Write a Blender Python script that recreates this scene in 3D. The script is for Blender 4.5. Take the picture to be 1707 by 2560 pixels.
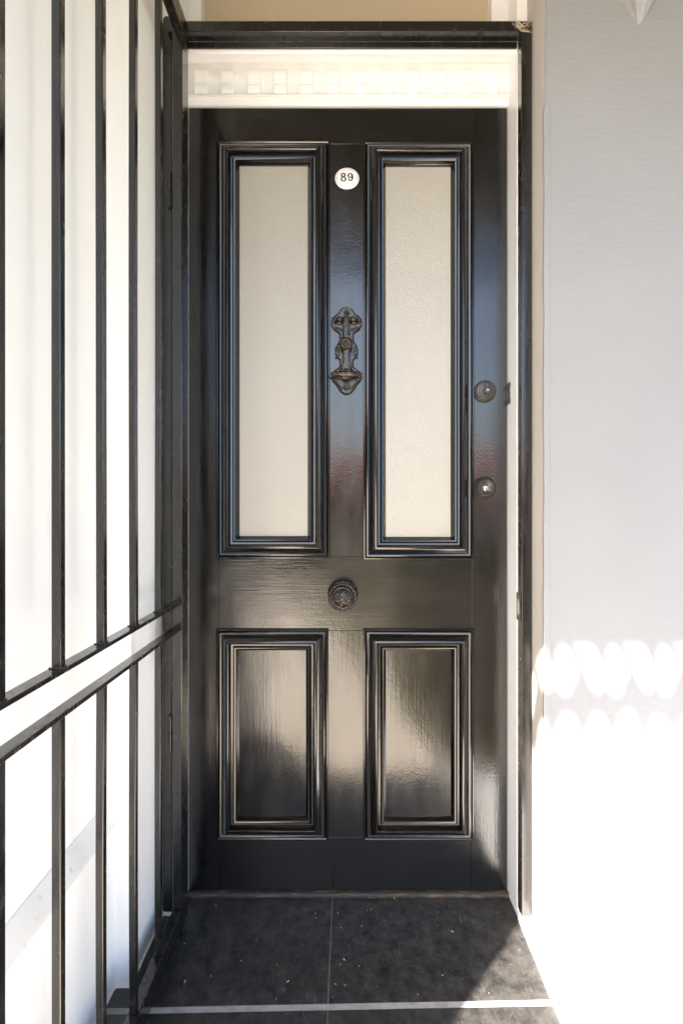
import bpy, bmesh, math, random
from mathutils import Vector, Matrix, noise
random.seed(7)
R = math.radians
for o in list(bpy.data.objects): bpy.data.objects.remove(o)
S = bpy.context.scene
C = S.collection

# ------------------------------------------------------------ camera
FPX = 1277.0; CX = 870.0; CY = 1265.0; CAMH = 1.015
cd = bpy.data.cameras.new('camera'); cam = bpy.data.objects.new('camera', cd); C.objects.link(cam)
cam.location = (0, 0, CAMH); cam.rotation_euler = (R(90), 0, 0)
cd.sensor_fit = 'VERTICAL'; cd.sensor_height = 36.0; cd.sensor_width = 24.0
cd.lens = 36.0*FPX/2560.0
cd.shift_x = -(CX-853.5)/2560.0; cd.shift_y = -(1280.0-CY)/2560.0
cd.clip_start = 0.01; cd.clip_end = 2000
S.camera = cam

# ------------------------------------------------------------ light
EL = 42.0; AZX, AZY = 0.6627, 0.7488           # horizontal direction the light travels in
w = bpy.data.worlds.new('World'); S.world = w; w.use_nodes = True
nt = w.node_tree
sky = nt.nodes.new('ShaderNodeTexSky'); sky.sky_type = 'NISHITA'; sky.sun_disc = False
sky.sun_elevation = R(EL); sky.sun_rotation = math.atan2(-AZX, -AZY) % (2*math.pi)
sky.dust_density = 2.0; sky.ozone_density = .5
bg = nt.nodes['Background']; bg.inputs[1].default_value = 0.075
nt.links.new(sky.outputs[0], bg.inputs[0])
sd = bpy.data.lights.new('sun', 'SUN'); sd.energy = 5.0; sd.angle = R(0.45); sd.color = (1, .925, .835)
sun = bpy.data.objects.new('sun', sd); C.objects.link(sun)
dv = Vector((AZX*math.cos(R(EL)), AZY*math.cos(R(EL)), -math.sin(R(EL))))
sun.rotation_euler = dv.to_track_quat('-Z', 'Y').to_euler(); sun.location = (-3, -3, 5)
S.view_settings.view_transform = 'Standard'; S.view_settings.look = 'None'
S.view_settings.gamma = 1; S.view_settings.use_curve_mapping = False
S.view_settings.exposure = 3.2
S.render.engine = 'CYCLES'
S.cycles.max_bounces = 12; S.cycles.diffuse_bounces = 8; S.cycles.glossy_bounces = 6

LXY = AZX/AZY
def wx(px, Y): return (px-CX)*Y/FPX
def wz(py, Y): return CAMH-(py-CY)*Y/FPX

# ------------------------------------------------------------ materials
def mat(name, col, rough=.5, spec=.5, metal=0, coat=0, coat_rough=.1, bumps=(), var=None, ior=1.5, rough_var=None):
    """bumps: (scale xyz, strength, distance, detail); var: (colour2, scale xyz, lo, hi)"""
    m = bpy.data.materials.new(name); m.use_nodes = True
    n = m.node_tree.nodes; l = m.node_tree.links; p = n['Principled BSDF']
    p.inputs['Base Color'].default_value = (*col, 1); p.inputs['Roughness'].default_value = rough
    p.inputs['Metallic'].default_value = metal; p.inputs['Specular IOR Level'].default_value = spec
    p.inputs['IOR'].default_value = ior
    p.inputs['Coat Weight'].default_value = coat; p.inputs['Coat Roughness'].default_value = coat_rough
    tc = n.new('ShaderNodeTexCoord')
    def ns(sc, detail=4, rough=.55):
        mp = n.new('ShaderNodeMapping'); mp.inputs['Scale'].default_value = sc
        l.new(tc.outputs['Object'], mp.inputs[0])
        t = n.new('ShaderNodeTexNoise'); t.inputs['Scale'].default_value = 1; t.inputs['Detail'].default_value = detail
        t.inputs['Roughness'].default_value = rough
        l.new(mp.outputs[0], t.inputs[0]); return t
    prev = None
    for sc, st, dist, det in bumps:
        t = ns(sc, det); b = n.new('ShaderNodeBump'); b.inputs['Strength'].default_value = st
        b.inputs['Distance'].default_value = dist
        l.new(t.outputs[0], b.inputs['Height'])
        if prev: l.new(prev.outputs[0], b.inputs['Normal'])
        prev = b
    if prev:
        l.new(prev.outputs[0], p.inputs['Normal'])
        if coat: l.new(prev.outputs[0], p.inputs['Coat Normal'])
    if var:
        c2, sc, lo, hi = var
        t = ns(sc, 6, .6); r = n.new('ShaderNodeMapRange'); r.inputs[1].default_value = lo; r.inputs[2].default_value = hi
        mx = n.new('ShaderNodeMix'); mx.data_type = 'RGBA'
        mx.inputs[6].default_value = (*col, 1); mx.inputs[7].default_value = (*c2, 1)
        l.new(t.outputs[0], r.inputs[0]); l.new(r.outputs[0], mx.inputs[0]); l.new(mx.outputs[2], p.inputs['Base Color'])
    if rough_var:
        sc, a, b_ = rough_var
        t = ns(sc, 5, .6); r = n.new('ShaderNodeMapRange'); r.inputs[1].default_value = .35; r.inputs[2].default_value = .65
        r.inputs[3].default_value = a; r.inputs[4].default_value = b_
        l.new(t.outputs[0], r.inputs[0]); l.new(r.outputs[0], p.inputs['Roughness'])
        if coat: l.new(r.outputs[0], p.inputs['Coat Roughness'])
    return m

BLK = (.004, .0036, .0032)
wob = ((5, 5, 3), .5, .010, 1)
M = {}
M['paint_v'] = mat('gloss_paint_vertical', BLK, .22, .5, coat=.75, coat_rough=.13, bumps=(wob, ((230, 230, 7), .42, .0006, 6), ((150, 150, 150), .36, .0006, 4), ((28, 28, 20), .14, .002, 3)), rough_var=((14, 14, 4), .11, .24))
M['paint_h'] = mat('gloss_paint_horizontal', BLK, .22, .5, coat=.75, coat_rough=.13, bumps=(wob, ((7, 230, 230), .42, .0006, 6), ((150, 150, 150), .36, .0006, 4), ((20, 28, 28), .14, .002, 3)), rough_var=((4, 14, 14), .11, .24))
M['mould'] = mat('gloss_paint_moulding', BLK, .15, .6, coat=.4, coat_rough=.1, bumps=(((60, 60, 60), .18, .0012, 4), ((300, 300, 300), .1, .0004, 2)))
M['iron'] = mat('gloss_enamel_iron', (.009, .008, .0073), .2, .6, coat=.4, coat_rough=.13, bumps=(((40, 40, 14), .2, .001, 3), ((420, 420, 420), .22, .0004, 2)), rough_var=((60, 60, 20), .12, .3))
M['cast'] = mat('blackened_cast_metal', (.020, .016, .0125), .27, .6, metal=.15, coat=.3, coat_rough=.14, bumps=(((260, 260, 260), .5, .0012, 4),), var=((.10, .07, .045), (120, 120, 120), .5, .75))
M['lock'] = mat('dark_bronze_lock', (.05, .046, .044), .34, .6, metal=.3, bumps=(((500, 500, 500), .05, .0003, 2),))
M['brass'] = mat('worn_brass', (.75, .5, .25), .3, .5, metal=1)
M['steel'] = mat('bright_steel', (.8, .78, .75), .2, .5, metal=1)
M['hole'] = mat('keyhole_dark', (.01, .01, .01), .6)
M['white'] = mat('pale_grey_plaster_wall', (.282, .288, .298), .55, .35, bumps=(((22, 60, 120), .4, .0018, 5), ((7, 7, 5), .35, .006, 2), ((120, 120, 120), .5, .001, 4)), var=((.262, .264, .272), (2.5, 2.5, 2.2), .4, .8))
M['white_left'] = mat('warm_white_wall', (.9, .89, .87), .5, .35, bumps=(((14, 14, 9), .25, .003, 3), ((160, 160, 160), .15, .0005, 3)), var=((.74, .72, .68), (9, 9, 3), .62, .85))
M['reveal'] = mat('warm_grey_reveal', (.47, .435, .41), .6, .3, bumps=(((60, 60, 160), .35, .0015, 5), ((10, 10, 6), .3, .004, 2)), var=((.40, .37, .345), (30, 30, 6), .5, .8))  # reveal coloured paler and warmer than the wall face
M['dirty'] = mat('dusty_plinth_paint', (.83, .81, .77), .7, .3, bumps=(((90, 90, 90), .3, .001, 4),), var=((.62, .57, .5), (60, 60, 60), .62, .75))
M['sill'] = mat('worn_black_sill', (.02, .016, .012), .5, .4, bumps=(((30, 120, 120), .5, .001, 5),), var=((.12, .08, .045), (25, 200, 200), .52, .7))
M['trim'] = mat('cream_gloss_trim', (.86, .862, .865), .32, .5, bumps=(((30, 30, 30), .18, .002, 3),))
M['enamel'] = mat('white_enamel_plate', (.86, .86, .85), .12, .6)
M['ink'] = mat('black_enamel_numeral', (.03, .028, .026), .25)
M['ring'] = mat('brown_border_line', (.22, .15, .11), .4)
M['kerb'] = mat('white_painted_render', (.82, .81, .79), .5, .35, bumps=(((40, 40, 40), .3, .003, 4),))
M['grout'] = mat('dark_sand_grout', (.10, .09, .08), .9, .2, bumps=(((120, 120, 120), .4, .002, 3),), var=((.10, .09, .08), (30, 30, 30), .4, .7))
M['strip'] = mat('pale_stone_strip', (.34, .32, .30), .55, .4, bumps=(((90, 90, 90), .3, .001, 4),), var=((.18, .17, .16), (18, 30, 30), .45, .75))
M['joint'] = mat('brown_tile_joint', (.16, .14, .12), .8, .3, var=((.09, .08, .07), (40, 40, 40), .4, .7))
M['stone'] = mat('pale_sandstone', (.80, .71, .60), .7, .3, bumps=(((40, 40, 40), .4, .004, 4),), var=((.70, .60, .49), (4, 4, 4), .4, .7))
M['soil'] = mat('dark_garden_soil', (.065, .048, .034), .95, .1, var=((.03, .028, .02), (30, 30, 30), .4, .6))
M['lawn'] = mat('dry_garden_grass', (.12, .10, .055), .9, .2, var=((.08, .075, .035), (3, 3, 3), .4, .6))
M['leaf'] = mat('hedge_leaf', (.05, .09, .03), .6, .3, var=((.09, .12, .04), (6, 6, 6), .4, .6))
M['roof'] = mat('red_roof_tile', (.55, .22, .15), .8, .2, var=((.42, .16, .1), (3, 3, 3), .4, .6))
M['brick'] = mat('brown_render', (.22, .14, .10), .85, .2)
M['asphalt'] = mat('asphalt', (.06, .06, .06), .9, .2)
M['ceil'] = mat('dark_stained_ceiling', (.11, .095, .08), .6, .3)  # dark stained boards, chosen to keep the reflection atop the door dark
M['web'] = mat('dusty_cobweb', (.6, .5, .38), .8, .2)
M['chip'] = mat('dry_leaf_crumb', (.5, .36, .2), .8, .2)

def glass_mat(name, col, rough):
    m = bpy.data.materials.new(name); m.use_nodes = True
    n = m.node_tree.nodes; l = m.node_tree.links; p = n['Principled BSDF']
    p.inputs['Roughness'].default_value = rough; p.inputs['Specular IOR Level'].default_value = .9; p.inputs['IOR'].default_value = 1.75
    tc = n.new('ShaderNodeTexCoord')
    v = n.new('ShaderNodeTexNoise'); v.inputs['Scale'].default_value = 420; v.inputs['Detail'].default_value = 3
    l.new(tc.outputs['Object'], v.inputs[0])
    b = n.new('ShaderNodeBump'); b.inputs['Strength'].default_value = .6; b.inputs['Distance'].default_value = .0018
    l.new(v.outputs[0], b.inputs['Height']); l.new(b.outputs[0], p.inputs['Normal'])
    t = n.new('ShaderNodeTexNoise'); t.inputs['Scale'].default_value = 2.2; t.inputs['Detail'].default_value = 1
    l.new(tc.outputs['Object'], t.inputs[0])
    mx = n.new('ShaderNodeMix'); mx.data_type = 'RGBA'
    mx.inputs[6].default_value = (*col, 1); mx.inputs[7].default_value = (*[c*.88 for c in col], 1)
    l.new(t.outputs[0], mx.inputs[0]); l.new(mx.outputs[2], p.inputs['Base Color'])
    return m
M['glass'] = glass_mat('frosted_glass', (.392, .360, .285), .36)
M['fanglass'] = glass_mat('obscure_fanlight_glass', (.62, .51, .36), .3)

def tile_mat():
    m = bpy.data.materials.new('black_honed_slate'); m.use_nodes = True
    n = m.node_tree.nodes; l = m.node_tree.links; p = n['Principled BSDF']
    tc = n.new('ShaderNodeTexCoord')
    def noi(sc, det=5, ro=.6):
        mp = n.new('ShaderNodeMapping'); mp.inputs['Scale'].default_value = sc; l.new(tc.outputs['Object'], mp.inputs[0])
        t = n.new('ShaderNodeTexNoise'); t.inputs['Scale'].default_value = 1; t.inputs['Detail'].default_value = det; t.inputs['Roughness'].default_value = ro
        l.new(mp.outputs[0], t.inputs[0]); return t
    def ramp(src, a, b, ca, cb):
        r = n.new('ShaderNodeValToRGB'); r.color_ramp.elements[0].position = a; r.color_ramp.elements[1].position = b
        r.color_ramp.elements[0].color = (*ca, 1); r.color_ramp.elements[1].color = (*cb, 1); l.new(src, r.inputs[0]); return r
    def mix(f, a, b, isb=False):
        x = n.new('ShaderNodeMix'); x.data_type = 'RGBA'
        l.new(f, x.inputs[0]); l.new(a, x.inputs[6])
        if isb: l.new(b, x.inputs[7])
        else: x.inputs[7].default_value = (*b, 1)
        return x.outputs[2]
    base = ramp(noi((30, 30, 30), 9, .74).outputs[0], .35, .72, (.008, .0078, .0078), (.062, .057, .052)).outputs[0]
    # pale specks
    vo = n.new('ShaderNodeTexVoronoi'); vo.inputs['Scale'].default_value = 95; l.new(tc.outputs['Object'], vo.inputs[0])
    sp = n.new('ShaderNodeMath'); sp.operation = 'LESS_THAN'; sp.inputs[1].default_value = .075; l.new(vo.outputs['Distance'], sp.inputs[0])
    msk = ramp(noi((23, 23, 23), 3).outputs[0], .66, .70, (0, 0, 0), (1, 1, 1)).outputs[0]
    mm = n.new('ShaderNodeMath'); mm.operation = 'MULTIPLY'; l.new(sp.outputs[0], mm.inputs[0]); l.new(msk, mm.inputs[1])
    base = mix(mm.outputs[0], base, (.26, .2, .14))
    # hairline scratches: thin contour lines of stretched, bent noise
    for rot, sc, seed in ((35, (70, 7, 1), 3.1), (-50, (60, 6, 1), 9.7), (80, (46, 9, 1), 17.0)):
        mp = n.new('ShaderNodeMapping'); mp.inputs['Rotation'].default_value = (0, 0, R(rot)); mp.inputs['Scale'].default_value = sc
        mp.inputs['Location'].default_value = (seed, seed, 0); l.new(tc.outputs['Object'], mp.inputs[0])
        t = n.new('ShaderNodeTexNoise'); t.inputs['Scale'].default_value = 1; t.inputs['Detail'].default_value = 1.5; l.new(mp.outputs[0], t.inputs[0])
        a = n.new('ShaderNodeMath'); a.operation = 'SUBTRACT'; a.inputs[1].default_value = .5; l.new(t.outputs[0], a.inputs[0])
        b = n.new('ShaderNodeMath'); b.operation = 'ABSOLUTE'; l.new(a.outputs[0], b.inputs[0])
        c = n.new('ShaderNodeMath'); c.operation = 'LESS_THAN'; c.inputs[1].default_value = .0045; l.new(b.outputs[0], c.inputs[0])
        k = ramp(noi((9+seed, 9, 9), 3).outputs[0], .54, .66, (0, 0, 0), (.6, .6, .6)).outputs[0]
        d = n.new('ShaderNodeMath'); d.operation = 'MULTIPLY'; l.new(c.outputs[0], d.inputs[0]); l.new(k, d.inputs[1])
        base = mix(d.outputs[0], base, (.15, .14, .13))
    l.new(base, p.inputs['Base Color'])
    r = n.new('ShaderNodeMapRange'); r.inputs[3].default_value = .22; r.inputs[4].default_value = .55
    l.new(noi((16, 16, 16), 6, .7).outputs[0], r.inputs[0]); l.new(r.outputs[0], p.inputs['Roughness'])
    p.inputs['Specular IOR Level'].default_value = .55
    b1 = n.new('ShaderNodeBump'); b1.inputs['Strength'].default_value = .25; b1.inputs['Distance'].default_value = .002
    l.new(noi((45, 45, 45), 6, .65).outputs[0], b1.inputs['Height']); l.new(b1.outputs[0], p.inputs['Normal'])
    return m
M['tile'] = tile_mat()

# ------------------------------------------------------------ mesh helpers
def setp(o, label=None, cat=None, group=None, kind=None):
    if label: o['label'] = label
    if cat: o['category'] = cat
    if group: o['group'] = group
    if kind: o['kind'] = kind
    return o
def thing(name, label=None, cat=None, loc=(0, 0, 0), group=None, kind=None):
    o = bpy.data.objects.new(name, None); C.objects.link(o); o.location = loc; o.empty_display_size = .05
    return setp(o, label, cat, group, kind)
def obj(name, bm, m, parent=None, smooth=False, bevel=0, seg=2, angle=35):
    """bm is in world coordinates; bm.free()d here"""
    bmesh.ops.recalc_face_normals(bm, faces=bm.faces)
    if smooth:
        for f in bm.faces: f.smooth = True
    me = bpy.data.meshes.new(name); bm.to_mesh(me); bm.free(); me.materials.append(m)
    o = bpy.data.objects.new(name, me); C.objects.link(o)
    if parent:
        o.parent = parent
        p = Vector((0, 0, 0)); q = parent
        while q: p += q.location; q = q.parent
        me.transform(Matrix.Translation(-p))
    if bevel:
        b = o.modifiers.new('bevel', 'BEVEL'); b.width = bevel; b.segments = seg; b.limit_method = 'ANGLE'; b.angle_limit = R(angle)
        b.harden_normals = False
        for f in me.polygons: f.use_smooth = True
        me.set_sharp_from_angle(angle=R(50)) if hasattr(me, 'set_sharp_from_angle') else None
    elif smooth:
        if hasattr(me, 'set_sharp_from_angle'): me.set_sharp_from_angle(angle=R(50))
    return o
def box(bm, x0, x1, y0, y1, z0, z1):
    v = [bm.verts.new((x, y, z)) for x in (x0, x1) for y in (y0, y1) for z in (z0, z1)]
    for f in ((0, 1, 3, 2), (4, 6, 7, 5), (0, 4, 5, 1), (2, 3, 7, 6), (0, 2, 6, 4), (1, 5, 7, 3)): bm.faces.new([v[i] for i in f])
    return v
def bx(*a):
    bm = bmesh.new(); box(bm, *a); return bm
def prism(bm, pts, d0, d1, axis='y'):
    """pts closed polygon; for 'y': (x,z) at y=d0..d1; for 'x': (y,z)"""
    def mk(p, d): return (p[0], d, p[1]) if axis == 'y' else ((d, p[0], p[1]) if axis == 'x' else (p[0], p[1], d))
    a = [bm.verts.new(mk(p, d0)) for p in pts]; b = [bm.verts.new(mk(p, d1)) for p in pts]
    bm.faces.new(a); bm.faces.new(b[::-1])
    for i in range(len(pts)): j = (i+1) % len(pts); bm.faces.new((a[i], b[i], b[j], a[j]))
def lathe(bm, prof, c, axis='y', n=48, fr=None, sgn=-1):
    """prof (r, h); axis y: h goes toward the viewer when sgn=-1; fr(theta, r, h)->(r,h)"""
    rings = []
    for k, (r, h) in enumerate(prof):
        ring = []
        for i in range(n):
            t = 2*math.pi*i/n; rr, hh = (r, h) if not fr else fr(t, r, h)
            if axis == 'y': ring.append(bm.verts.new((c[0]+rr*math.cos(t), c[1]+sgn*hh, c[2]+rr*math.sin(t))))
            elif axis == 'x': ring.append(bm.verts.new((c[0]+hh, c[1]+rr*math.cos(t), c[2]+rr*math.sin(t))))
            else: ring.append(bm.verts.new((c[0]+rr*math.cos(t), c[1]+rr*math.sin(t), c[2]+hh)))
        rings.append(ring)
    for a, b in zip(rings, rings[1:]):
        for i in range(n): j = (i+1) % n; bm.faces.new((a[i], a[j], b[j], b[i]))
    bm.faces.new(rings[0]); bm.faces.new(rings[-1][::-1])
def ball(bm, c, r, s=(1, 1, 1), seg=10):
    m = Matrix.Translation(c) @ Matrix.Diagonal((r*s[0], r*s[1], r*s[2], 1))
    bmesh.ops.create_uvsphere(bm, u_segments=seg, v_segments=max(6, seg//2+2), radius=1, matrix=m)
def tube(bm, pts, r, n=6):
    rings = []
    for i, p in enumerate(pts):
        p = Vector(p); a = Vector(pts[max(0, i-1)]); b = Vector(pts[min(len(pts)-1, i+1)]); d = (b-a).normalized()
        u = d.orthogonal().normalized(); v = d.cross(u); rr = r(i/(len(pts)-1)) if callable(r) else r
        rings.append([bm.verts.new(p+u*rr*math.cos(2*math.pi*k/n)+v*rr*math.sin(2*math.pi*k/n)) for k in range(n)])
    for a, b in zip(rings, rings[1:]):
        for i in range(n): j = (i+1) % n; bm.faces.new((a[i], a[j], b[j], b[i]))
    bm.faces.new(rings[0]); bm.faces.new(rings[-1][::-1])

# ------------------------------------------------------------ key planes
YD = 1.333        # face of the door
XR = .4165        # right jamb reveal and tile edge
YJ = 1.262        # front of the door surround
YW = 1.17         # right front wall
XL = -.490        # left side wall

# ------------------------------------------------------------ ground, floor
g = bx(-60, 60, -80, 1.9, -.5, -.04)
setp(obj('ground', g, M['lawn']), 'green lawn spreading out in front of the porch', 'lawn', kind='structure')
fl = thing('porch_floor', 'black tiled porch floor in front of the door', 'floor', (0, 1.0, 0), kind='structure')
obj('mortar_bed', bx(XL-.01, XR-.001, .74, 1.40, -.039, -.004), M['grout'], fl)
def strip_y(x): return 1.036+.02*(x)          # the pale strip runs slightly askew
GX = wx(831, 1.333)
def tile(x0, x1, ya0, ya1, yb0, yb1):
    bm = bmesh.new(); prism(bm, [(x0, ya0), (x1, yb0), (x1, yb1), (x0, ya1)], -.003, 0, 'z')
    return obj('tile', bm, M['tile'], fl, bevel=.0008, seg=1)
for (a, b) in ((XL, GX-.0014), (GX+.0014, XR)):
    tile(a, b, strip_y(a)+.0065, 1.40, strip_y(b)+.0065, 1.40)
    tile(a, b, .745, strip_y(a)-.0065, .745, strip_y(b)-.0065)
bm = bmesh.new(); prism(bm, [(XL, strip_y(XL)-.0062), (XR, strip_y(XR)-.0062), (XR, strip_y(XR)+.0062), (XL, strip_y(XL)+.0062)], -.003, -.0004, 'z')
obj('stone_strip', bm, M['strip'], fl)
obj('mortar_line', bx(GX-.0013, GX+.0013, .745, 1.33, -.003, -.0009), M['joint'], fl)
pv = thing('garden_path', 'pale sandstone path leading up to the porch', 'path', (0, -1, 0), kind='structure')
def path_edge(y): return min(3.1, .235+.26*y)     # the path runs off to the left as it leaves the porch
bm = bmesh.new(); prism(bm, [(-1.75, .735), (path_edge(.735)+.01, .735), (path_edge(-5.2)+.01, -5.2), (-1.75, -5.2)], -.039, -.012, 'z'); obj('path_bed', bm, M['grout'], pv)
slab0 = None
for j in range(13):
    y1 = .735-.455*j; y0 = y1-.45; x = -1.74
    if j % 2: x -= .0
    while True:
        x2 = x+.55
        if x2+.2 < min(path_edge(y0), path_edge(y1)):
            if slab0 is None: slab0 = obj('paving_slab', bx(x, x2-.005, y0, y1, -.012, -.003), M['stone'], pv, bevel=.002, seg=1); sx, sy = x, y0
            else: s_ = slab0.copy(); C.objects.link(s_); s_.location = Vector((x-sx, y0-sy, 0)); s_.parent = pv
            x = x2
        else:
            if path_edge(y0) > x+.02:
                bm = bmesh.new(); prism(bm, [(x, y0), (path_edge(y0), y0), (path_edge(y1), y1), (x, y1)], -.012, -.003, 'z'); obj('paving_slab', bm, M['stone'], pv, bevel=.002, seg=1)
            break
setp(obj('garden_bed', bx(.5, 3.2, -5.2, .74, -.0399, -.022), M['soil']), 'dark planting bed beside the garden path', 'flower bed', kind='structure')

# kerb on the right of the tiles, under the wall
kb = bmesh.new()
N = 40; xs = [XR+.0015*noise.noise(Vector((i*.7, 0, 0))) for i in range(N+1)]
ys = [.745+(YJ-.745)*i/N for i in range(N+1)]
prism(kb, [(xs[i], ys[i]) for i in range(N+1)]+[(3.2, YJ), (3.2, .745)], -.038, .016, 'z')
setp(obj('painted_kerb', kb, M['kerb'], bevel=.003), 'low white painted kerb along the right edge of the black tiles', 'kerb')

# ------------------------------------------------------------ walls
def wall_column(name, sec, m, z0, z1, nz, wob_i, amp, seed, parent=None):
    """vertical wall from an (x,y) section polyline; the points in wob_i wander a little, as old render does"""
    bm = bmesh.new(); rows = []
    for k in range(nz+1):
        z = z0+(z1-z0)*k/nz; row = []
        for i, (x, y) in enumerate(sec):
            dx = dy = 0
            if i in wob_i:
                dx = amp*(noise.noise(Vector((seed, z*2.1, 0)))+.6*noise.noise(Vector((seed, z*8, 3)))+.25*noise.noise(Vector((seed, z*30, 5))))
            row.append(bm.verts.new((x+dx, y+dy, z)))
        rows.append(row)
    n = len(sec)
    for a, b in zip(rows, rows[1:]):
        for i in range(n): j = (i+1) % n; bm.faces.new((a[i], a[j], b[j], b[i]))
    bm.faces.new(rows[0]); bm.faces.new(rows[-1][::-1])
    return obj(name, bm, m, parent, smooth=True)
rw = thing('front_wall', 'pale grey plastered wall right of the doorway', 'wall', (1.5, YW, 0))
SEC = [(.4435, YJ), (.4500, YW+.008), (.4515, YW+.003), (.4545, YW+.0006), (.464, YW), (3.2, YW), (3.2, 1.6), (.4435, 1.6)]
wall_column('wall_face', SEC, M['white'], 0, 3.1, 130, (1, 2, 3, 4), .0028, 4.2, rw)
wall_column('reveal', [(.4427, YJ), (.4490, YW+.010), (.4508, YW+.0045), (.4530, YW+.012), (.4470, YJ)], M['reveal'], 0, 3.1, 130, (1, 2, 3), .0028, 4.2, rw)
# narrow corner repair in later render, with a rounded upper end
bm = bmesh.new()
pts = [(.4475, .017)]
for k in range(60):
    z = .05+1.87*k/59; pts.append((.4475+.0022*noise.noise(Vector((1.7, z*5, 0)))+.001*noise.noise(Vector((1.7, z*23, 0))), z))
pts += [(.4478, 1.925), (.450, 1.94), (.454, 1.948), (.459, 1.945), (.4615, 1.93)]
pts += [(.4625+.002*noise.noise(Vector((5.7, z*.3, 0))), 1.9-z*.1) for z in range(0, 19)]+[(.4625, .017)]
prism(bm, pts, YW-.0016, YW+.006, 'y')
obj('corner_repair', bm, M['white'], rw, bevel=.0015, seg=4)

lw = thing('side_wall', 'white rendered side wall behind the barred gate', 'wall', (XL, .7, 0))
XU = XL-.024
wall_column('plinth', [(XL, .30), (XL, 1.069), (XL+.0015, 1.0735), (XL+.006, 1.0755), (-.461, 1.0755), (-.458, 1.0775), (-.457, 1.082), (-.457, YJ), (-.457, 1.6), (-.66, 1.6), (-.66, .30)],
            M['white_left'], -.038, .345, 24, (1, 2, 3, 4, 5, 6), .0022, 8.8, lw)
wall_column('wall_face', [(XU, .3002), (XU, 1.069), (XU+.0015, 1.0735), (XU+.006, 1.0755), (-.461, 1.0755), (-.458, 1.0775), (-.457, 1.082), (-.457, YJ), (-.457, 1.6), (-.66, 1.6), (-.66, .3002)],
            M['white_left'], .3455, 3.1, 120, (4, 5, 6), .0022, 8.8, lw)
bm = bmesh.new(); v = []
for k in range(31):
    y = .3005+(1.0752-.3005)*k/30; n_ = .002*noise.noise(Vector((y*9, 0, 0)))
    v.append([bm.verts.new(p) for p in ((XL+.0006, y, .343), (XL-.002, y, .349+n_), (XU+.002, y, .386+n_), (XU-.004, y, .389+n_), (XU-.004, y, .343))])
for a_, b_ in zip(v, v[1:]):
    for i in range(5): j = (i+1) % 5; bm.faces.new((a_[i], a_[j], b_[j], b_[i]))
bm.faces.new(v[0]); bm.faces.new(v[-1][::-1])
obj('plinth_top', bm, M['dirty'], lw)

ds = thing('door_surround', 'cream moulded timber surround with a dentil cornice over the door', 'door frame', (0, YJ, 0))
for s, xo in ((1, .443), (-1, -.4565)):
    b = bmesh.new(); x0, x1 = sorted((s*XR, xo)); box(b, x0, x1, YJ, 1.42, .001, 2.95)
    obj('jamb', b, M['trim'], ds, bevel=.002)
# rebate behind the jambs where the door closes (a dark gap)
obj('head', bx(-XR, XR, 1.41, 1.46, 1.9, 2.2), M['trim'], ds)
def zy(py, Y): return wz(py, Y)
def q_(Y, py): return (Y, zy(py, Y))
prof = [(1.40, q_(1.330, 266)[1]), q_(1.330, 266), q_(1.327, 264), q_(1.326, 245), q_(1.325, 241), q_(1.316, 240), q_(1.316, 235), q_(1.325, 233),
        q_(1.325, 158), q_(1.304, 156), q_(1.300, 152), q_(1.292, 149), q_(1.286, 144), q_(1.277, 139), q_(1.270, 136),
        q_(1.2665, 128), q_(1.2645, 120), q_(1.2645, 100), (1.29, 2.215), (1.40, 2.215)]
bm = bmesh.new(); prism(bm, prof, -XR, XR, 'x')
obj('cornice', bm, M['trim'], ds, bevel=.0012)
d0 = None; YB = 1.325
for k in range(12):
    xc = wx(499+k*66.6, 1.303)
    if d0 is None:
        zt, zm, zb = zy(167, 1.308), zy(205, 1.308), zy(233, 1.318)
        dp = [(YB+.002, zt), (1.3170, zt), (1.3155, zt-.004), (1.3160, zt-.018), (1.3178, zm+.002), (1.3145, zm-.001), (1.3150, zb+.006), (1.318, zb), (YB+.002, zb)]
        bm = bmesh.new(); prism(bm, dp, xc-.0165, xc+.0165, 'x')
        d0 = obj('dentil', bm, M['trim'], ds, bevel=.0012); x00 = xc
    else:
        d = d0.copy(); C.objects.link(d); d.parent = ds; d.location.x = xc-x00; d.rotation_euler = (0, 0, 0)
# strike plate let into the right jamb
bm = bmesh.new(); zs = wz(983, YD-.02)
box(bm, XR-.0012, XR+.001, YD-.018, YD-.001, zs-.026, zs+.028)
st = obj('strike_plate', bm, M['lock'], ds)
for dz in (-.02, .021):
    bm = bmesh.new(); box(bm, XR-.004, XR-.0012, YD-.024, YD-.004, zs+dz-.006, zs+dz+.006); obj('latch_lug', bm, M['lock'], st)

# fanlight above the cornice
fan = thing('fanlight_window', 'tan fanlight window above the cornice, cut off by the photo edge', 'window', (0, 1.36, 2.2))
for x0, x1 in ((-XR, -.381), (.372, XR)): obj('frame', bx(x0, x1, 1.328, 1.39, 2.2155, 2.95), M['trim'], fan, bevel=.002)
obj('frame', bx(-.381, .372, 1.328, 1.39, 2.2155, 2.232), M['trim'], fan, bevel=.002)
obj('glass', bx(-.385, .376, 1.36, 1.366, 2.225, 2.95), M['fanglass'], fan)
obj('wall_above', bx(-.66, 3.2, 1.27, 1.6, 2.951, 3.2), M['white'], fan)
bpy.data.objects['wall_above'].parent = ds; bpy.data.objects['wall_above'].location = Vector((0, 1.36, 2.2))-Vector((0, YJ, 0)); bpy.data.objects['wall_above'].name = 'overdoor_wall'

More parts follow.
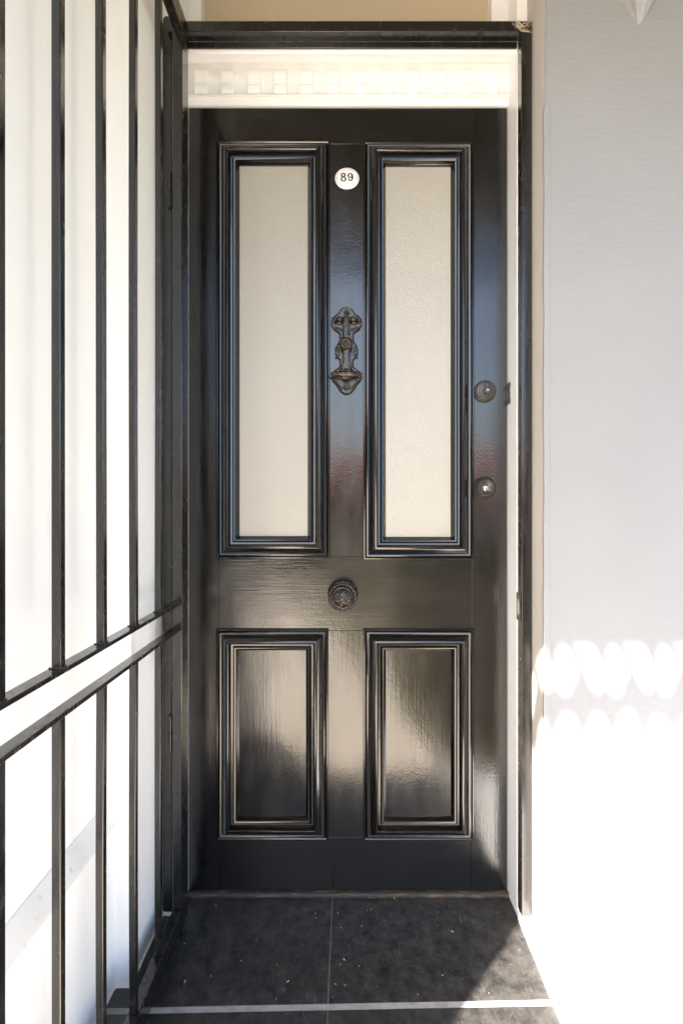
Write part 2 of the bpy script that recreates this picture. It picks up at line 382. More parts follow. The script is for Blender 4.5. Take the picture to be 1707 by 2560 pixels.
# corbel at the upper right of the wall
cb = bmesh.new(); cx_ = wx(1589, YW); zt = 2.42; zb = wz(62, YW)
rows = []
prof = [(0, .0005, .002), (.006, .009, .012), (.02, .016, .022), (.04, .027, .032), (.07, .036, .042), (.12, .045, .055), (.2, .06, .07)]
for (dz, hw, dp) in prof:
    ring = []
    for i in range(25):
        t = math.pi*i/24
        rr = 1+.10*math.cos(7*t)
        ring.append(cb.verts.new((cx_+.006*(1-dz*8 if dz < .12 else 0)-hw*math.cos(t)*rr, YW+.003-dp*math.sin(t)*rr, zb+dz)))
    rows.append(ring)
for a, b in zip(rows, rows[1:]):
    for i in range(24): cb.faces.new((a[i], a[i+1], b[i+1], b[i]))
for r_ in (rows[0], rows[-1]): cb.faces.new(r_)
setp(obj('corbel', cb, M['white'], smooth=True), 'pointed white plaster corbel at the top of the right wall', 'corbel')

# ------------------------------------------------------------ threshold
bm = bmesh.new(); prism(bm, [(1.321, .0005), (1.3215, .006), (1.325, .011), (1.332, .0125), (1.40, .0125), (1.40, .0005)], -XR+.0005, XR-.0005, 'x')
setp(obj('door_sill', bm, M['sill'], smooth=True), 'thin black sill under the door at the back of the tiles', 'sill')

# ------------------------------------------------------------ the door
dr = thing('front_door', 'glossy black four panel front door with two frosted panes', 'door', (0, YD, .012))
def dx(px): return wx(px, YD)
def dz(py): return wz(py, YD)
XD0, XD1 = -.4150, .4135; ZD0, ZD1 = .0135, 2.0536; YB2 = YD+.040
SL, SR = dx(541)+.006, dx(1184)-.006           # inner edges of the stiles
ML, MR = dx(822)-.006, dx(908)+.006            # muntin edges
zr = [ZD0, dz(2099)+.006, dz(1571)-.006, dz(1397)+.006, dz(354)-.006, ZD1]
g_ = .0002
for a, b in ((XD0, SL), (SR, XD1)): obj('stile', bx(a, b, YD, YB2, ZD0, ZD1), M['paint_v'], dr, bevel=.0007, seg=2)
for i in (0, 2, 4): obj('rail', bx(SL+g_, SR-g_, YD+.0004, YB2, zr[i], zr[i+1]), M['paint_h'], dr, bevel=.0005, seg=1)
for i in (1, 3): obj('muntin', bx(ML, MR, YD+.0002, YB2, zr[i]+g_, zr[i+1]-g_), M['paint_v'], dr, bevel=.0005, seg=1)
# bolection moulding: (distance in from the outer edge, height above the door face)
MP = [(0, -.001), (0, .0035), (.0015, .0055), (.004, .006), (.0062, .0045), (.0072, .003), (.0082, .0045), (.009, .0068), (.0115, .0078), (.0140, .0066), (.0150, .0052),
      (.0165, .0075), (.019, .0125), (.023, .0165), (.027, .0195), (.030, .0215), (.0335, .0220), (.0358, .0200), (.0366, .0165), (.0368, .008), (.0385, .0045),
      (.0430, .0035), (.0445, .0045), (.0455, .0075), (.0475, .0088), (.050, .0080), (.0515, .0058), (.0530, .0020), (.0560, -.0030), (.0590, -.0075), (.0595, -.012), (.0, -.012)]
def moulding(x0, x1, z0, z1, t):
    bm = bmesh.new(); s = t/.059; loops = []
    for (d, h) in MP:
        d *= s
        loops.append([bm.verts.new((x, YD-h, z)) for x, z in ((x0+d, z0+d), (x1-d, z0+d), (x1-d, z1-d), (x0+d, z1-d))])
    for a, b in zip(loops, loops[1:]+loops[:1]):
        for i in range(4): j = (i+1) % 4; bm.faces.new((a[i], a[j], b[j], b[i]))
    # split the mitres so that the four lengths shade apart
    o = obj('moulding', bm, M['mould'], dr, smooth=True)
    me = o.data
    if hasattr(me, 'set_sharp_from_angle'): me.set_sharp_from_angle(angle=R(38))
    return o
rects = {'g': ((541, 825, 354, 1397), (908, 1184, 356, 1399)), 'p': ((541, 821, 1571, 2099), (908, 1184, 1571, 2100))}
for k, ls in rects.items():
    for (a, b, c, d) in ls:
        x0, x1, z0, z1 = dx(a), dx(b), dz(d), dz(c)
        t = .059 if k == 'g' else .0605
        moulding(x0, x1, z0, z1, t)
        bm = bx(x0+t-.008, x1-t+.008, YD+.0085, YD+.0125, z0+t-.008, z1-t+.008)
        if k == 'g': setp(obj('glass_pane', bm, M['glass'], dr), 'frosted warm grey pane in the upper half')
        else:
            bm.free(); bm = bmesh.new()
            # slightly fielded timber panel with soft dished face
            n1, n2 = 14, 28; X0, X1, Z0, Z1 = x0+t-.004, x1-t+.004, z0+t-.004, z1-t+.004
            gv = [[bm.verts.new((X0+(X1-X0)*i/n1, YD+.0055+.0010*math.sin(math.pi*i/n1)*noise.noise(Vector((a*.01+i*.12, j*.12, 0))) -.0012*math.sin(math.pi*i/n1), Z0+(Z1-Z0)*j/n2)) for j in range(n2+1)] for i in range(n1+1)]
            for i in range(n1):
                for j in range(n2): bm.faces.new((gv[i][j], gv[i+1][j], gv[i+1][j+1], gv[i][j+1]))
            ret = bmesh.ops.extrude_face_region(bm, geom=bm.faces[:])
            for v in ret['geom']:
                if isinstance(v, bmesh.types.BMVert): v.co.y += .012
            obj('panel', bm, M['paint_v'], dr, smooth=True)

# number plate
npx, npz = dx(867.3), dz(447.2)
bm = bmesh.new(); RA, RB = .0315, .0277
def ell(ra, rb, n=64): return [(npx+ra*math.cos(2*math.pi*i/n), npz+rb*math.sin(2*math.pi*i/n)) for i in range(n)]
loops = []
for s, h in ((1, 0), (1.0, .0014), (.985, .0024), (.95, .003), (.6, .0042), (.2, .0048)):
    loops.append([bm.verts.new((x, YD-.0002-h, z)) for x, z in ell(RA*s, RB*s)])
for a, b in zip(loops, loops[1:]):
    for i in range(64): j = (i+1) % 64; bm.faces.new((a[i], a[j], b[j], b[i]))
bm.faces.new(loops[0]); bm.faces.new(loops[-1])
plate = obj('number_plate', bm, M['enamel'], dr, smooth=True)
bm = bmesh.new(); a = ell(RA*.90, RB*.86); b = ell(RA*.875, RB*.83)
va = [bm.verts.new((x, YD-.00385, z)) for x, z in a]; vb = [bm.verts.new((x, YD-.0041, z)) for x, z in b]
for i in range(64): j = (i+1) % 64; bm.faces.new((va[i], va[j], vb[j], vb[i]))
obj('border_line', bm, M['ring'], plate)
def stroke(bm, pts, wd, closed=False, y0=YD-.0046, y1=YD-.0054):
    n = len(pts); L_, R_ = [], []
    for i, (x, z) in enumerate(pts):
        if closed: a = pts[i-1]; b = pts[(i+1) % n]
        else: a = pts[max(0, i-1)]; b = pts[min(n-1, i+1)]
        tx, tz = b[0]-a[0], b[1]-a[1]; l = math.hypot(tx, tz) or 1; nx, nz = -tz/l, tx/l; h = wd[i]/2
        L_.append((x+nx*h, z+nz*h)); R_.append((x-nx*h, z-nz*h))
    V = [[bm.verts.new((p[0], y, p[1])) for p in q] for q in (L_, R_) for y in (y0, y1)]
    m_ = n if closed else n-1
    for i in range(m_):
        j = (i+1) % n
        bm.faces.new((V[1][i], V[1][j], V[3][j], V[3][i])); bm.faces.new((V[0][i], V[1][i], V[1][j], V[0][j])); bm.faces.new((V[2][i], V[2][j], V[3][j], V[3][i]))
ZP = .0000799   # metres per pixel of the enlarged numeral measurements
def numpt(zx, zy_): return (npx+(zx-748)*ZP, npz-(zy_-615)*ZP)
bm = bmesh.new()
for (cx0, cy0, rx, ry) in ((627, 525, 58, 52), (633, 660, 70, 66)):
    pts, wd = [], []
    for i in range(32):
        t = 2*math.pi*i/32; pts.append(numpt(cx0+rx*math.cos(t), cy0-ry*math.sin(t))); wd.append((26+26*abs(math.cos(t))**1.5)*ZP)
    stroke(bm, pts, wd, True, y1=YD-.0054-(.00005 if cy0 > 600 else 0))
obj('numeral_eight', bm, M['ink'], plate)
bm = bmesh.new(); pts, wd = [], []
for i in range(32):
    t = 2*math.pi*i/32; pts.append(numpt(852+62*math.cos(t), 545-66*math.sin(t))); wd.append((24+30*abs(math.cos(t))**1.5)*ZP)
stroke(bm, pts, wd, True)
path = [(908, 530), (925, 580), (926, 620), (915, 660), (895, 695), (865, 718), (835, 718), (812, 700), (800, 680)]
wds = [30, 50, 54, 50, 40, 28, 24, 26, 28]
stroke(bm, [numpt(*p) for p in path], [v*ZP for v in wds], y1=YD-.00545)
lathe(bm, [(.0001, .0046), (.0021, .0046), (.0021, .00548), (.0001, .00548)], (numpt(810, 665)[0], YD, numpt(810, 665)[1]), n=16)
obj('numeral_nine', bm, M['ink'], plate)
for sx in (428, 1050):
    bm = bmesh.new(); c = numpt(sx, 622); ball(bm, (c[0], YD-.0035, c[1]), .0021, (1, .8, 1)); obj('screw', bm, M['brass'], plate, smooth=True)

# knocker (traced half outline in enlarged pixels, 0.12 mm each)
KZ = .0001198; KCX, KCZ = dx(866.1), dz(740+1200/8.711)
def kp(zx, zy_): return (KCX+(zx-750)*KZ, KCZ-(zy_-1200)*KZ)
half = [(750, 285), (800, 290), (845, 312), (885, 370), (930, 430), (985, 462), (1035, 500), (1050, 560), (1050, 640), (1015, 710), (950, 755), (890, 795), (875, 850), (872, 960), (895, 1030), (945, 1110), (972, 1180), (968, 1250), (930, 1330), (875, 1385), (868, 1480), (872, 1560), (915, 1605), (975, 1640), (1030, 1700), (1052, 1770), (1035, 1840), (980, 1890), (930, 1960), (890, 2030), (840, 2085), (795, 2112), (750, 2122)]
outl = half+[(1500-x, y) for x, y in half[-2:0:-1]]
kn = bmesh.new(); cx0, cz0 = kp(750, 1200)
loops = []
for s, h in ((0, 0), (0, .003), (-.0012, .0048), (-.0030, .0052), (-.0042, .0036)):
    ring = []
    n = len(outl)
    for i, (x, y) in enumerate(outl):
        a = kp(*outl[i-1]); b = kp(*outl[(i+1) % n]); p = kp(x, y); tx, tz = b[0]-a[0], b[1]-a[1]; l = math.hypot(tx, tz)
        nx, nz = tz/l, -tx/l           # outline runs clockwise from the top: outward is (−tz, tx) flipped
        ring.append(kn.verts.new((p[0]+nx*s, YD-.0003-h, p[1]+nz*s)))
    loops.append(ring)
for a, b in zip(loops, loops[1:]):
    for i in range(len(a)): j = (i+1) % len(a); kn.faces.new((a[i], a[j], b[j], b[i]))
kn.faces.new(loops[0]); kn.faces.new(loops[-1])
knk = obj('knocker', kn, M['cast'], dr, smooth=True)
bm = bmesh.new()   # hinge lugs with turned barrels
c = kp(752, 545)
hp = [(.003, -.0345), (.0062, -.0335), (.0076, -.030), (.0062, -.0275), (.003, -.0262), (.0045, -.0245), (.0062, -.022), (.0078, -.019), (.0072, -.014), (.0050, -.012), (.0064, -.0105), (.0050, -.009), (.0050, .009), (.0064, .0105), (.0050, .012), (.0072, .014), (.0078, .019), (.0062, .022), (.0045, .0245), (.003, .0262), (.0062, .0275), (.0076, .030), (.0062, .0335), (.003, .0345)]
lathe(bm, hp, (c[0], YD-.013, c[1]), 'x', 20)
for s in (-1, 1): ball(bm, (c[0]+s*.0185, YD-.006, c[1]-.007), .006, (1.6, .8, .7))
obj('hinge_barrel', bm, M['cast'], knk, smooth=True)
bm = bmesh.new()   # swinging arm
armh = [(700, 12), (720, 70), (690, 72), (660, 74)]
def armw(y):
    tab = [(440, 20), (480, 45), (560, 62), (640, 74), (940, 78), (960, 88), (1240, 80), (1262, 72), (1400, 76), (1500, 92), (1600, 118), (1670, 160), (1740, 176), (1790, 150), (1830, 105), (1862, 40)]
    for (a, wa), (b, wb) in zip(tab, tab[1:]):
        if a <= y <= b: return wa+(wb-wa)*(y-a)/(b-a)
    return 20
def armd(y):   # stand-off of the front of the arm
    return .020+.006*math.sin(math.pi*min(1, max(0, (y-440)/1420)))+(.004 if y > 1640 else 0)
ysl = [440, 470, 500, 560, 640, 720, 800, 880, 940, 1000, 1100, 1200, 1262, 1330, 1400, 1450, 1500, 1550, 1600, 1640, 1670, 1705, 1740, 1768, 1790, 1812, 1830, 1848, 1862]
rows = []
for y in ysl:
    row = []; w_ = armw(y); 
    for i in range(13):
        t = math.pi*i/12; u = -math.cos(t)
        relief = .0009*math.cos(u*8)*math.sin(y*.055)
        p = kp(742+w_*u, y); row.append(bm.verts.new((p[0], YD-armd(y)+.006-.0065*math.sin(t)**.6-relief*math.sin(t), p[1])))
    rows.append(row)
for a, b in zip(rows, rows[1:]):
    for i in range(12): bm.faces.new((a[i], a[i+1], b[i+1], b[i]))
    bm.faces.new((a[12], a[0], b[0], b[12]))
bm.faces.new(rows[0]); bm.faces.new(rows[-1][::-1])
c = kp(742, 1745)
tp = [(.0012, -.0430), (.0030, -.0420), (.0034, -.0400), (.0022, -.0385), (.0050, -.0375), (.0056, -.0350), (.0034, -.0335), (.0058, -.0325), (.0062, -.0300), (.0040, -.0285), (.0075, -.0270), (.0080, -.0245), (.0055, -.0230), (.0070, -.0215), (.0072, -.0150), (.0085, -.0140)]
tp = tp+[(r, -h) for r, h in tp[::-1]]
lathe(bm, tp, (c[0], YD-.022, c[1]), 'x', 20)
obj('arm', bm, M['cast'], knk, smooth=True)
bm = bmesh.new(); c = kp(735, 1092)   # flower boss
def petal(t, r, h):
    k = r/.018
    return r*(1+.02*math.cos(12*t)), h+(.0010*math.cos(12*t)*(1 if .35 < k < .85 else 0))
lathe(bm, [(.0182, .018), (.0182, .027), (.0170, .0295), (.0155, .0292), (.0145, .0275), (.012, .0300), (.009, .0306), (.0062, .0285), (.0052, .0296), (.0042, .0296), (.0036, .0280), (.0030, .0300), (.0022, .0318), (.0008, .0324)], (c[0], YD, c[1]), 'y', 72, petal)
obj('flower_boss', bm, M['cast'], knk, smooth=True)
bm = bmesh.new()
for (x, y, r) in ((750, 380, .0072), (752, 1985, .0085)):
    c = kp(x, y); lathe(bm, [(r, .003), (r*1.02, .008), (r*.8, .0105), (r*.45, .0098), (r*.3, .012), (r*.05, .0125)], (c[0], YD, c[1]), 'y', 30, lambda t, q, h: (q*(1+.06*math.cos(6*t)), h))
for s in (-1, 1):
    for k in range(9):
        t = k/8; c = kp(750+s*(215-60*math.sin(t*3.1)+20*t), 1180+170*t); ball(bm, (c[0], YD-.0065, c[1]), .0021)
    c = kp(750+s*190, 1160); lathe(bm, [(.0028, .004), (.0034, .0085), (.0016, .0095), (.0002, .008)], (c[0], YD, c[1]), 'y', 14)
    for k in range(7):
        c = kp(750+s*(255-k*26), 1850+k*30); ball(bm, (c[0], YD-.0062, c[1]), .0030, (1, .8, .8))
        c = kp(750+s*(235-k*20), 700+k*8); ball(bm, (c[0], YD-.0062, c[1]), .0026)
obj('relief_ornament', bm, M['cast'], knk, smooth=True)

# centre knob
kx, kz = dx(856.8), dz(1484)
def rose(t, r, h): return (r*(1+(.035*abs(math.cos(9*t)) if r > .034 else 0)), h)
bm = bmesh.new()
lathe(bm, [(.038, 0), (.0385, .003), (.0365, .0055), (.0345, .0040), (.026, .0050), (.021, .012), (.017, .020), (.016, .040)], (kx, YD-.0002, kz), 'y', 108, rose)
for k in range(18):
    t = 2*math.pi*(k+.5)/18; ball(bm, (kx+.0335*math.cos(t), YD-.0052, kz+.0335*math.sin(t)), .0028)
knob = obj('centre_knob', bm, M['cast'], dr, smooth=True)
bm = bmesh.new()
def scal(t, r, h): return (r*(1+(.03*abs(math.cos(9*t)) if r > .0335 else 0)), h)
lathe(bm, [(.014, .036), (.030, .040), (.0350, .046), (.0358, .052), (.0335, .0555), (.0300, .0552), (.0278, .0535), (.0268, .056), (.0272, .061), (.0262, .0645), (.0245, .0650), (.0236, .0640), (.0225, .0665), (.018, .0725), (.012, .0765), (.006, .0785), (.0005, .079)], (kx, YD, kz), 'y', 108, scal)
for k in range(18):
    t = 2*math.pi*k/18; ball(bm, (kx+.0318*math.cos(t), YD-.0555, kz+.0318*math.sin(t)), .0031)
for k in range(6):
    t = 2*math.pi*k/6+.3
    for (r, q, h) in ((.0075, .0034, .0778), (.0140, .0042, .0752), (.0190, .0028, .0715)):
        ball(bm, (kx+r*math.cos(t), YD-h, kz+r*math.sin(t)), q, (1, .75, 1))
    pts = [(kx+(.004+.0035*i)*math.cos(t+.5+.18*i), YD-.0795+.0016*i, kz+(.004+.0035*i)*math.sin(t+.5+.18*i)) for i in range(5)]
    tube(bm, pts, .0015, 6)
obj('knob_head', bm, M['cast'], knob, smooth=True)

# upper cylinder lock
lx, lz = dx(1211.0), dz(979)
bm = bmesh.new(); lathe(bm, [(.0285, 0), (.0285, .004), (.0272, .0055), (.0260, .0060), (.0265, .013), (.0255, .0155), (.0235, .0165), (.0005, .0165)], (lx, YD-.0002, lz), 'y', 56)
l1 = setp(obj('door_lock', bm, M['lock'], dr, smooth=True), 'flat round dark lock with a hooded keyhole')
bm = bmesh.new(); cx1, cz1 = lx+.0015, lz+.001
lathe(bm, [(.0092, .0160), (.0090, .0230), (.0080, .0245), (.0055, .0248), (.0005, .0240)], (cx1, YD, cz1-.002), 'y', 32)
obj('cylinder', bm, M['lock'], l1, smooth=True)
obj('hood', bx(cx1-.0048, cx1+.0048, YD-.0215, YD-.016, cz1+.003, cz1+.0185), M['lock'], l1, bevel=.002, seg=3)
bm = bmesh.new(); lathe(bm, [(.0026, .0246), (.0026, .0252), (.0005, .0252)], (cx1, YD, cz1-.002), 'y', 20); obj('key_plug', bm, M['brass'], l1, smooth=True)
obj('keyhole', bx(cx1-.0006, cx1+.0006, YD-.0256, YD-.0250, cz1-.0048, cz1+.0005), M['hole'], l1)
# lower lock
lx, lz = dx(1209.5), dz(1220)
bm = bmesh.new(); lathe(bm, [(.0300, 0), (.0300, .003), (.0290, .0050), (.0270, .0080), (.0240, .0160), (.0222, .0230), (.0212, .0250), (.0196, .0258), (.0180, .0250), (.0172, .0232), (.0164, .0225), (.0082, .0165), (.0005, .0165)], (lx, YD-.0002, lz), 'y', 56)
l2 = setp(obj('door_lock', bm, M['lock'], dr, smooth=True), 'dark domed lock with a bright keyhole plug')
bm = bmesh.new(); lathe(bm, [(.0068, .0160), (.0068, .0205), (.0062, .0212), (.0005, .0212)], (lx, YD, lz-.001), 'y', 32); obj('key_plug', bm, M['steel'], l2, smooth=True)
bm = bmesh.new(); box(bm, lx-.0006, lx+.0006, YD-.0218, YD-.0213, lz-.0050, lz+.0008); lathe(bm, [(.0012, .0213), (.0012, .0219), (.0002, .0219)], (lx, YD, lz+.001), 'y', 12); obj('keyhole', bm, M['hole'], l2)

# ------------------------------------------------------------ fixed steel frame
ZTF, ZBF = wz(52, 1.232), .025
fr = thing('gate_frame', 'black steel gate frame fixed round the doorway', 'gate frame', (0, 1.245, 0))
FY0, FY1 = 1.232, 1.2605
obj('upright', bx(.4177, .4428, FY0, FY1, ZBF, ZTF), M['iron'], fr, bevel=.0015)
bm = bmesh.new()
xa, xb = wx(407, 1.245), wx(431, 1.245)
pts = [(xa, .03), (xa+.004, .026), (xb, .026), (xb, 2.19), (xb-.003, 2.203), (xb-.010, 2.209), (xa+.006, 2.209), (xa+.001, 2.203), (xa, 2.19)]
prism(bm, pts, FY0+.012, FY1, 'y'); obj('upright', bm, M['iron'], fr, bevel=.0015)
obj('head_bar', bx(-.436, .4176, FY0, FY1-.002, wz(79, FY0), ZTF), M['iron'], fr, bevel=.0012)
obj('stop_bar', bx(-.420, .4160, FY1-.0018, FY1+.003, wz(121, FY1), wz(79, FY0)), M['iron'], fr, bevel=.001)
bm = bmesh.new(); zk = wz(1516, 1.25)
box(bm, .4145, .4176, 1.2345, 1.2600, zk-.034, zk+.034); kp_ = obj('lock_keeper', bm, M['iron'], fr, bevel=.001)
obj('keeper_slot', bx(.4138, .4144, 1.244, 1.253, zk-.018, zk+.018), M['steel'], kp_)
for pz in (wz(480, 1.24), wz(1830, 1.24)):
    bm = bmesh.new(); 
    for k in range(2): lathe(bm, [(.0004, -.042+.043*k), (.0055, -.0415+.043*k), (.0055, -.001+.043*k), (.0004, -.0005+.043*k)], (-.4285, 1.236, pz), 'z', 16)
    obj('hinge', bm, M['iron'], fr, smooth=True)

# ------------------------------------------------------------ the open barred gate
GXR = -.390; GW = .023; GXL = GXR-GW
gt = thing('barred_gate', 'black steel barred gate standing open on the left', 'gate', (GXR, 1.22, 0))
GZ0, GZ1 = .015, 2.186
GY1, GY0 = 1.249, 1.202
obj('stile', bx(GXL, GXR, GY0, GY1, GZ0, GZ1), M['iron'], gt, bevel=.0018)
obj('stile', bx(GXL, GXR, .385, .432, GZ0, GZ1), M['iron'], gt, bevel=.0018)
obj('rail', bx(GXL+.0003, GXR-.0003, .4325, GY0-.0005, GZ1-.046, GZ1-.0005), M['iron'], gt, bevel=.0018)
obj('rail', bx(GXL+.0003, GXR-.0003, .4325, GY0-.0005, GZ0+.0005, .065), M['iron'], gt, bevel=.0018)
MR1, MR2 = (.784, .791), (.7235, .7305)
for (a, b) in (MR1, MR2): obj('rail', bx(GXL+.0005, GXR-.0005, .4325, GY0-.0005, a, b), M['iron'], gt, bevel=.0012)
BW = .0128; BXR = -.3950
ysb = [.3950*FPX/d for d in (854, 705, 599, 524, 463)]     # far edges of the bars, evenly spaced
sp_ = (ysb[4]-ysb[0])/4; ysb = [ysb[0]-sp_]+[ysb[0]+sp_*k for k in range(5)]
for lo, hi, seed in ((MR1[1], GZ1-.0462, 0), (.0652, MR2[0], 1)):
    for k, yb in enumerate(ysb):
        bm = bmesh.new(); nseg = 24; rows = []
        bend = (.0035 if (k == 3 and seed == 0) else .0012)
        for i in range(nseg+1):
            t = i/nseg; z = lo+(hi-lo)*t
            ox = bend*math.sin(math.pi*t)*noise.noise(Vector((k*3.3+seed, 1.3, 0)))*2 - (.004*max(0, t-.45) if (k == 3 and seed == 0) else 0)
            rows.append([bm.verts.new((x+ox, y, z)) for x, y in ((BXR-BW, yb-BW), (BXR, yb-BW), (BXR, yb), (BXR-BW, yb))])
        for a, b in zip(rows, rows[1:]):
            for i in range(4): j = (i+1) % 4; bm.faces.new((a[i], a[j], b[j], b[i]))
        bm.faces.new(rows[0]); bm.faces.new(rows[-1][::-1])
        bar = obj('bar', bm, M['iron'], gt, bevel=.0012)
        # weld bead where the bar meets the flat rail
        bm = bmesh.new(); zw = lo if seed == 0 else hi
        for q in range(9):
            t = q/8; ball(bm, (BXR-BW-.0015+(BW+.003)*t, yb-BW-.0006, zw+(.0008 if seed == 0 else -.0008)), .0017+.0004*math.sin(q*2.3+k), (1, .9, .8), 8)
        for q in range(6):
            t = q/5; ball(bm, (BXR+.0006, yb-BW+BW*t, zw+(.0008 if seed == 0 else -.0008)), .0015+.0004*math.sin(q*1.9+k), (.9, 1, .8), 8)
        obj('weld', bm, M['iron'], bar, smooth=True)
for zc in (MR1[1], MR2[0]):
    pass

# ------------------------------------------------------------ porch roof, frieze (they shade the wall and show in the gloss)
pp = thing('added_shade_post', 'unseen square white post added to shade the floor tiles', 'post', (-1.15, -.4, 0))  # unseen post, added to soften the shadow edge of the floor sun patch
XPP = .2347+.030-LXY*(1.0555+.445)  # post edge lies on the sun line through that shadow edge
obj('shaft', bx(XPP-.34, XPP, -.44, -.34, .16, 2.64), M['trim'], pp, bevel=.008)
obj('base', bx(XPP-.35, XPP, -.4445, -.335, -.04, .159), M['trim'], pp, bevel=.006)
obj_r = thing('porch_roof', 'dark boarded porch ceiling over the doorway', 'roof', (0, .3, 2.95))
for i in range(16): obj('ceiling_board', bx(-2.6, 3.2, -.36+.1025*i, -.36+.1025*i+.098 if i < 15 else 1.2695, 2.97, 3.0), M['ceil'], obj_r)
obj('roof_deck', bx(-2.7, 3.3, -.55, 1.62, 3.201, 3.26), M['trim'], obj_r)
YF = -.40; LZ = -math.tan(R(EL))/AZY; LX = AZX/AZY; DD = YW-YF
obj('beam', bx(-2.6, 3.2, YF-.05, YF+.05, .752-LZ*DD, 3.2), M['trim'], obj_r)
def fpt(zx, zy_):   # enlarged pixel of the sun patch on the wall -> point of the frieze that shapes it
    X = wx(1067+zx/2.45, YW)-LX*DD; Z = wz(1300+zy_/2.45, YW)-LZ*DD
    return X, Z
A = [(1000, 690), (1005, 655), (1030, 638), (1080, 635), (1125, 642), (1148, 672), (1172, 765), (1208, 850), (1236, 930), (1234, 1010), (1205, 1064), (1165, 1050), (1125, 980), (1098, 890), (1074, 810), (1035, 775)]
B = [(950, 790), (975, 755), (1005, 770), (1045, 830), (1076, 900), (1074, 960), (1046, 1005), (1030, 1062), (990, 1084), (945, 1062), (928, 1000), (948, 920), (934, 845)]
def shrink(pts, d):
    cx_, cy_ = sum(p[0] for p in pts)/len(pts), sum(p[1] for p in pts)/len(pts); out = []; n = len(pts)
    for i in range(n):
        (ax, ay), (bx_, by), (x, y) = pts[i-1], pts[(i+1) % n], pts[i]
        tx, ty = bx_-ax, by-ay; l = math.hypot(tx, ty); nx, ny = -ty/l, tx/l
        if nx*(cx_-x)+ny*(cy_-y) < 0: nx, ny = -nx, -ny
        out.append((x+nx*d, y+ny*d))
    return out
A = shrink(A, 9); B = shrink(B, 10)
PER = 308
def frieze_panel():
    cu = bpy.data.curves.new('frieze', 'CURVE'); cu.dimensions = '2D'; cu.fill_mode = 'BOTH'; cu.extrude = .004
    def spl(pts):
        s = cu.splines.new('POLY'); s.points.add(len(pts)-1)
        for p, (x, z) in zip(s.points, pts): p.co = (x, z, 0, 1)
        s.use_cyclic_u = True
    bot = []
    nt_ = 5; W = PER*3
    for k in range(nt_):
        for q in range(12):
            t = q/12; x = 770+W*(k+t)/nt_
            arch = math.sin(math.pi*t)**.9
            bot.append((x, 1385+25*math.sin(k*2.1)-(205+20*math.sin(k*1.7))*arch))
    bot.append((770+W, 1385))
    spl([fpt(*p) for p in [(770, 615)]+bot[:]+[(770+W, 615)]])
    for k in range(3):
        for sh in (A, B): spl([fpt(x-150+PER*k, y) for x, y in sh])
    o = bpy.data.objects.new('tmp', cu); C.objects.link(o)
    me = bpy.data.meshes.new_from_object(o.evaluated_get(bpy.context.evaluated_depsgraph_get()))
    bpy.data.objects.remove(o); me.name = 'frieze_panel'
    me.transform(Matrix.Rotation(R(90), 4, 'X')); me.materials.clear(); me.materials.append(M['iron']); return me
bpy.context.view_layer.update()
fme = frieze_panel()
fz = thing('iron_frieze', 'cast iron lace frieze along the porch edge', 'frieze', (0, YF, 0))
PW = PER*3/2.45*YW/FPX
for k in range(-4, 8):
    o = bpy.data.objects.new('lace_panel', fme); C.objects.link(o); o.parent = fz; o.location = (k*PW, 0, 0)

# ------------------------------------------------------------ garden and street mirrored in the gloss
hb = bmesh.new()
for k in range(2600):
    side = random.random()
    x = random.uniform(-7, 7); y = -6.6+random.uniform(-.35, .35); z = random.uniform(-.05, .85)
    if -.7 < x < .9: continue
    s = random.uniform(.04, .09); m_ = Matrix.Translation((x, y, z)) @ Matrix.Rotation(random.uniform(0, 6.28), 4, 'Z') @ Matrix.Rotation(random.uniform(-1.2, 1.2), 4, 'X')
    v = [hb.verts.new(m_ @ Vector(p)) for p in ((-s, 0, 0), (0, -s*.5, 0), (s, 0, 0), (0, s*.5, 0))]; hb.faces.new(v)
hm = bpy.data.meshes.new('hedge'); 
for sx0, sx1 in ((-7, -.75), (.95, 7)): box(hb, sx0, sx1, -6.85, -6.35, -.04, .78)
hb.to_mesh(hm); hb.free(); hm.materials.append(M['leaf']); ho = bpy.data.objects.new('hedge', hm); C.objects.link(ho)
setp(ho, 'clipped green hedge along the garden front', 'hedge')
setp(obj('road', bx(-60, 60, -17, -9, -.0399, -.02), M['asphalt']), 'grey asphalt road beyond the garden hedge', 'road', kind='structure')
hs = thing('opposite_house', 'low brown house with a red tiled roof across the road', 'house', (0, -26, 0))
obj('wall', bx(-12, 12, -32, -26, -.04, 2.1), M['brick'], hs)
bm = bmesh.new(); prism(bm, [(-25.4, 2.1), (-29, 4.1), (-32.6, 2.1)], -12.5, 12.5, 'x'); obj('roof', bm, M['roof'], hs)
for k in range(6):
    wn = obj('window', bx(-10.5+k*3.6, -9+k*3.6, -26, -25.95, .7, 1.7), M['trim'], hs); obj('pane', bx(-10.4+k*3.6, -9.1+k*3.6, -25.95, -25.94, .8, 1.6), M['enamel'], wn)

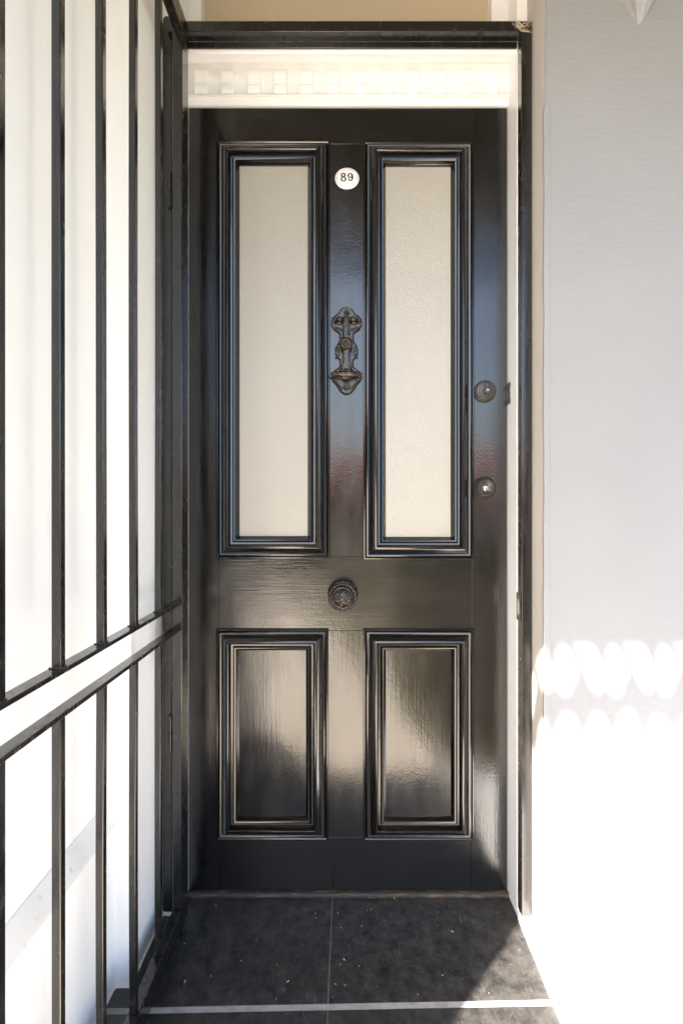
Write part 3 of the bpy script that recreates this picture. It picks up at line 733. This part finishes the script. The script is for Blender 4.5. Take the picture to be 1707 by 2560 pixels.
# ------------------------------------------------------------ small things
def web(name, label, anchors, n, r, grp=None):
    bm = bmesh.new()
    for i in range(n):
        a = Vector(random.choice(anchors[0])); b = Vector(random.choice(anchors[1]))
        a += Vector((random.uniform(-.006, .006), 0, random.uniform(-.004, .004))); b += Vector((random.uniform(-.01, .01), 0, random.uniform(-.006, .006)))
        pts = []
        for k in range(9):
            t = k/8; p = a.lerp(b, t); p.z -= .010*math.sin(math.pi*t)*random.uniform(.5, 1.2); p += Vector((random.uniform(-1, 1), 0, random.uniform(-1, 1)))*.0012; pts.append(p)
        tube(bm, pts, r, 4)
    setp(obj(name, bm, M['web']), label, 'cobweb')
Yc = 1.322
def P(px, py, Y): return (wx(px, Y), Y, wz(py, Y))
web('cobweb', 'wispy cobweb across the lower left corner of the fanlight', ([P(512, 20, Yc), P(525, 30, Yc), P(515, 8, Yc)], [P(575, 48, Yc), P(590, 52, Yc), P(545, 40, Yc), P(560, 2, Yc)]), 9, .00028)
Yc = 1.2305
web('cobweb', 'dusty cobweb clump on the upper right corner of the gate frame', ([P(1283, 58, Yc), P(1290, 52, Yc), P(1296, 62, Yc)], [P(1328, 53, Yc), P(1318, 60, Yc), P(1305, 64, Yc), P(1324, 76, Yc)]), 16, .00035)
bm = bmesh.new()
for k in range(34):
    x = random.uniform(-.40, .38); y = random.uniform(1.05, 1.318); s = random.uniform(.0005, .0014)
    m_ = Matrix.Translation((x, y, s*.5+.0002)) @ Matrix.Rotation(random.uniform(0, 6.28), 4, 'Z') @ Matrix.Diagonal((random.uniform(1, 2.6), 1, .6, 1))
    bmesh.ops.create_icosphere(bm, subdivisions=1, radius=s, matrix=m_)
for (px, py) in ((463, 2455), (985, 2247), (720, 2455), (1130, 2330), (860, 2400)):
    Y = CAMH*FPX/(py-CY); m_ = Matrix.Translation((wx(px, Y), Y, .0014)) @ Matrix.Rotation(px, 4, 'Z') @ Matrix.Diagonal((2.2, 1, .5, 1))
    bmesh.ops.create_icosphere(bm, subdivisions=1, radius=.0019, matrix=m_)
setp(obj('leaf_crumbs', bm, M['chip'], fl), kind='stuff')
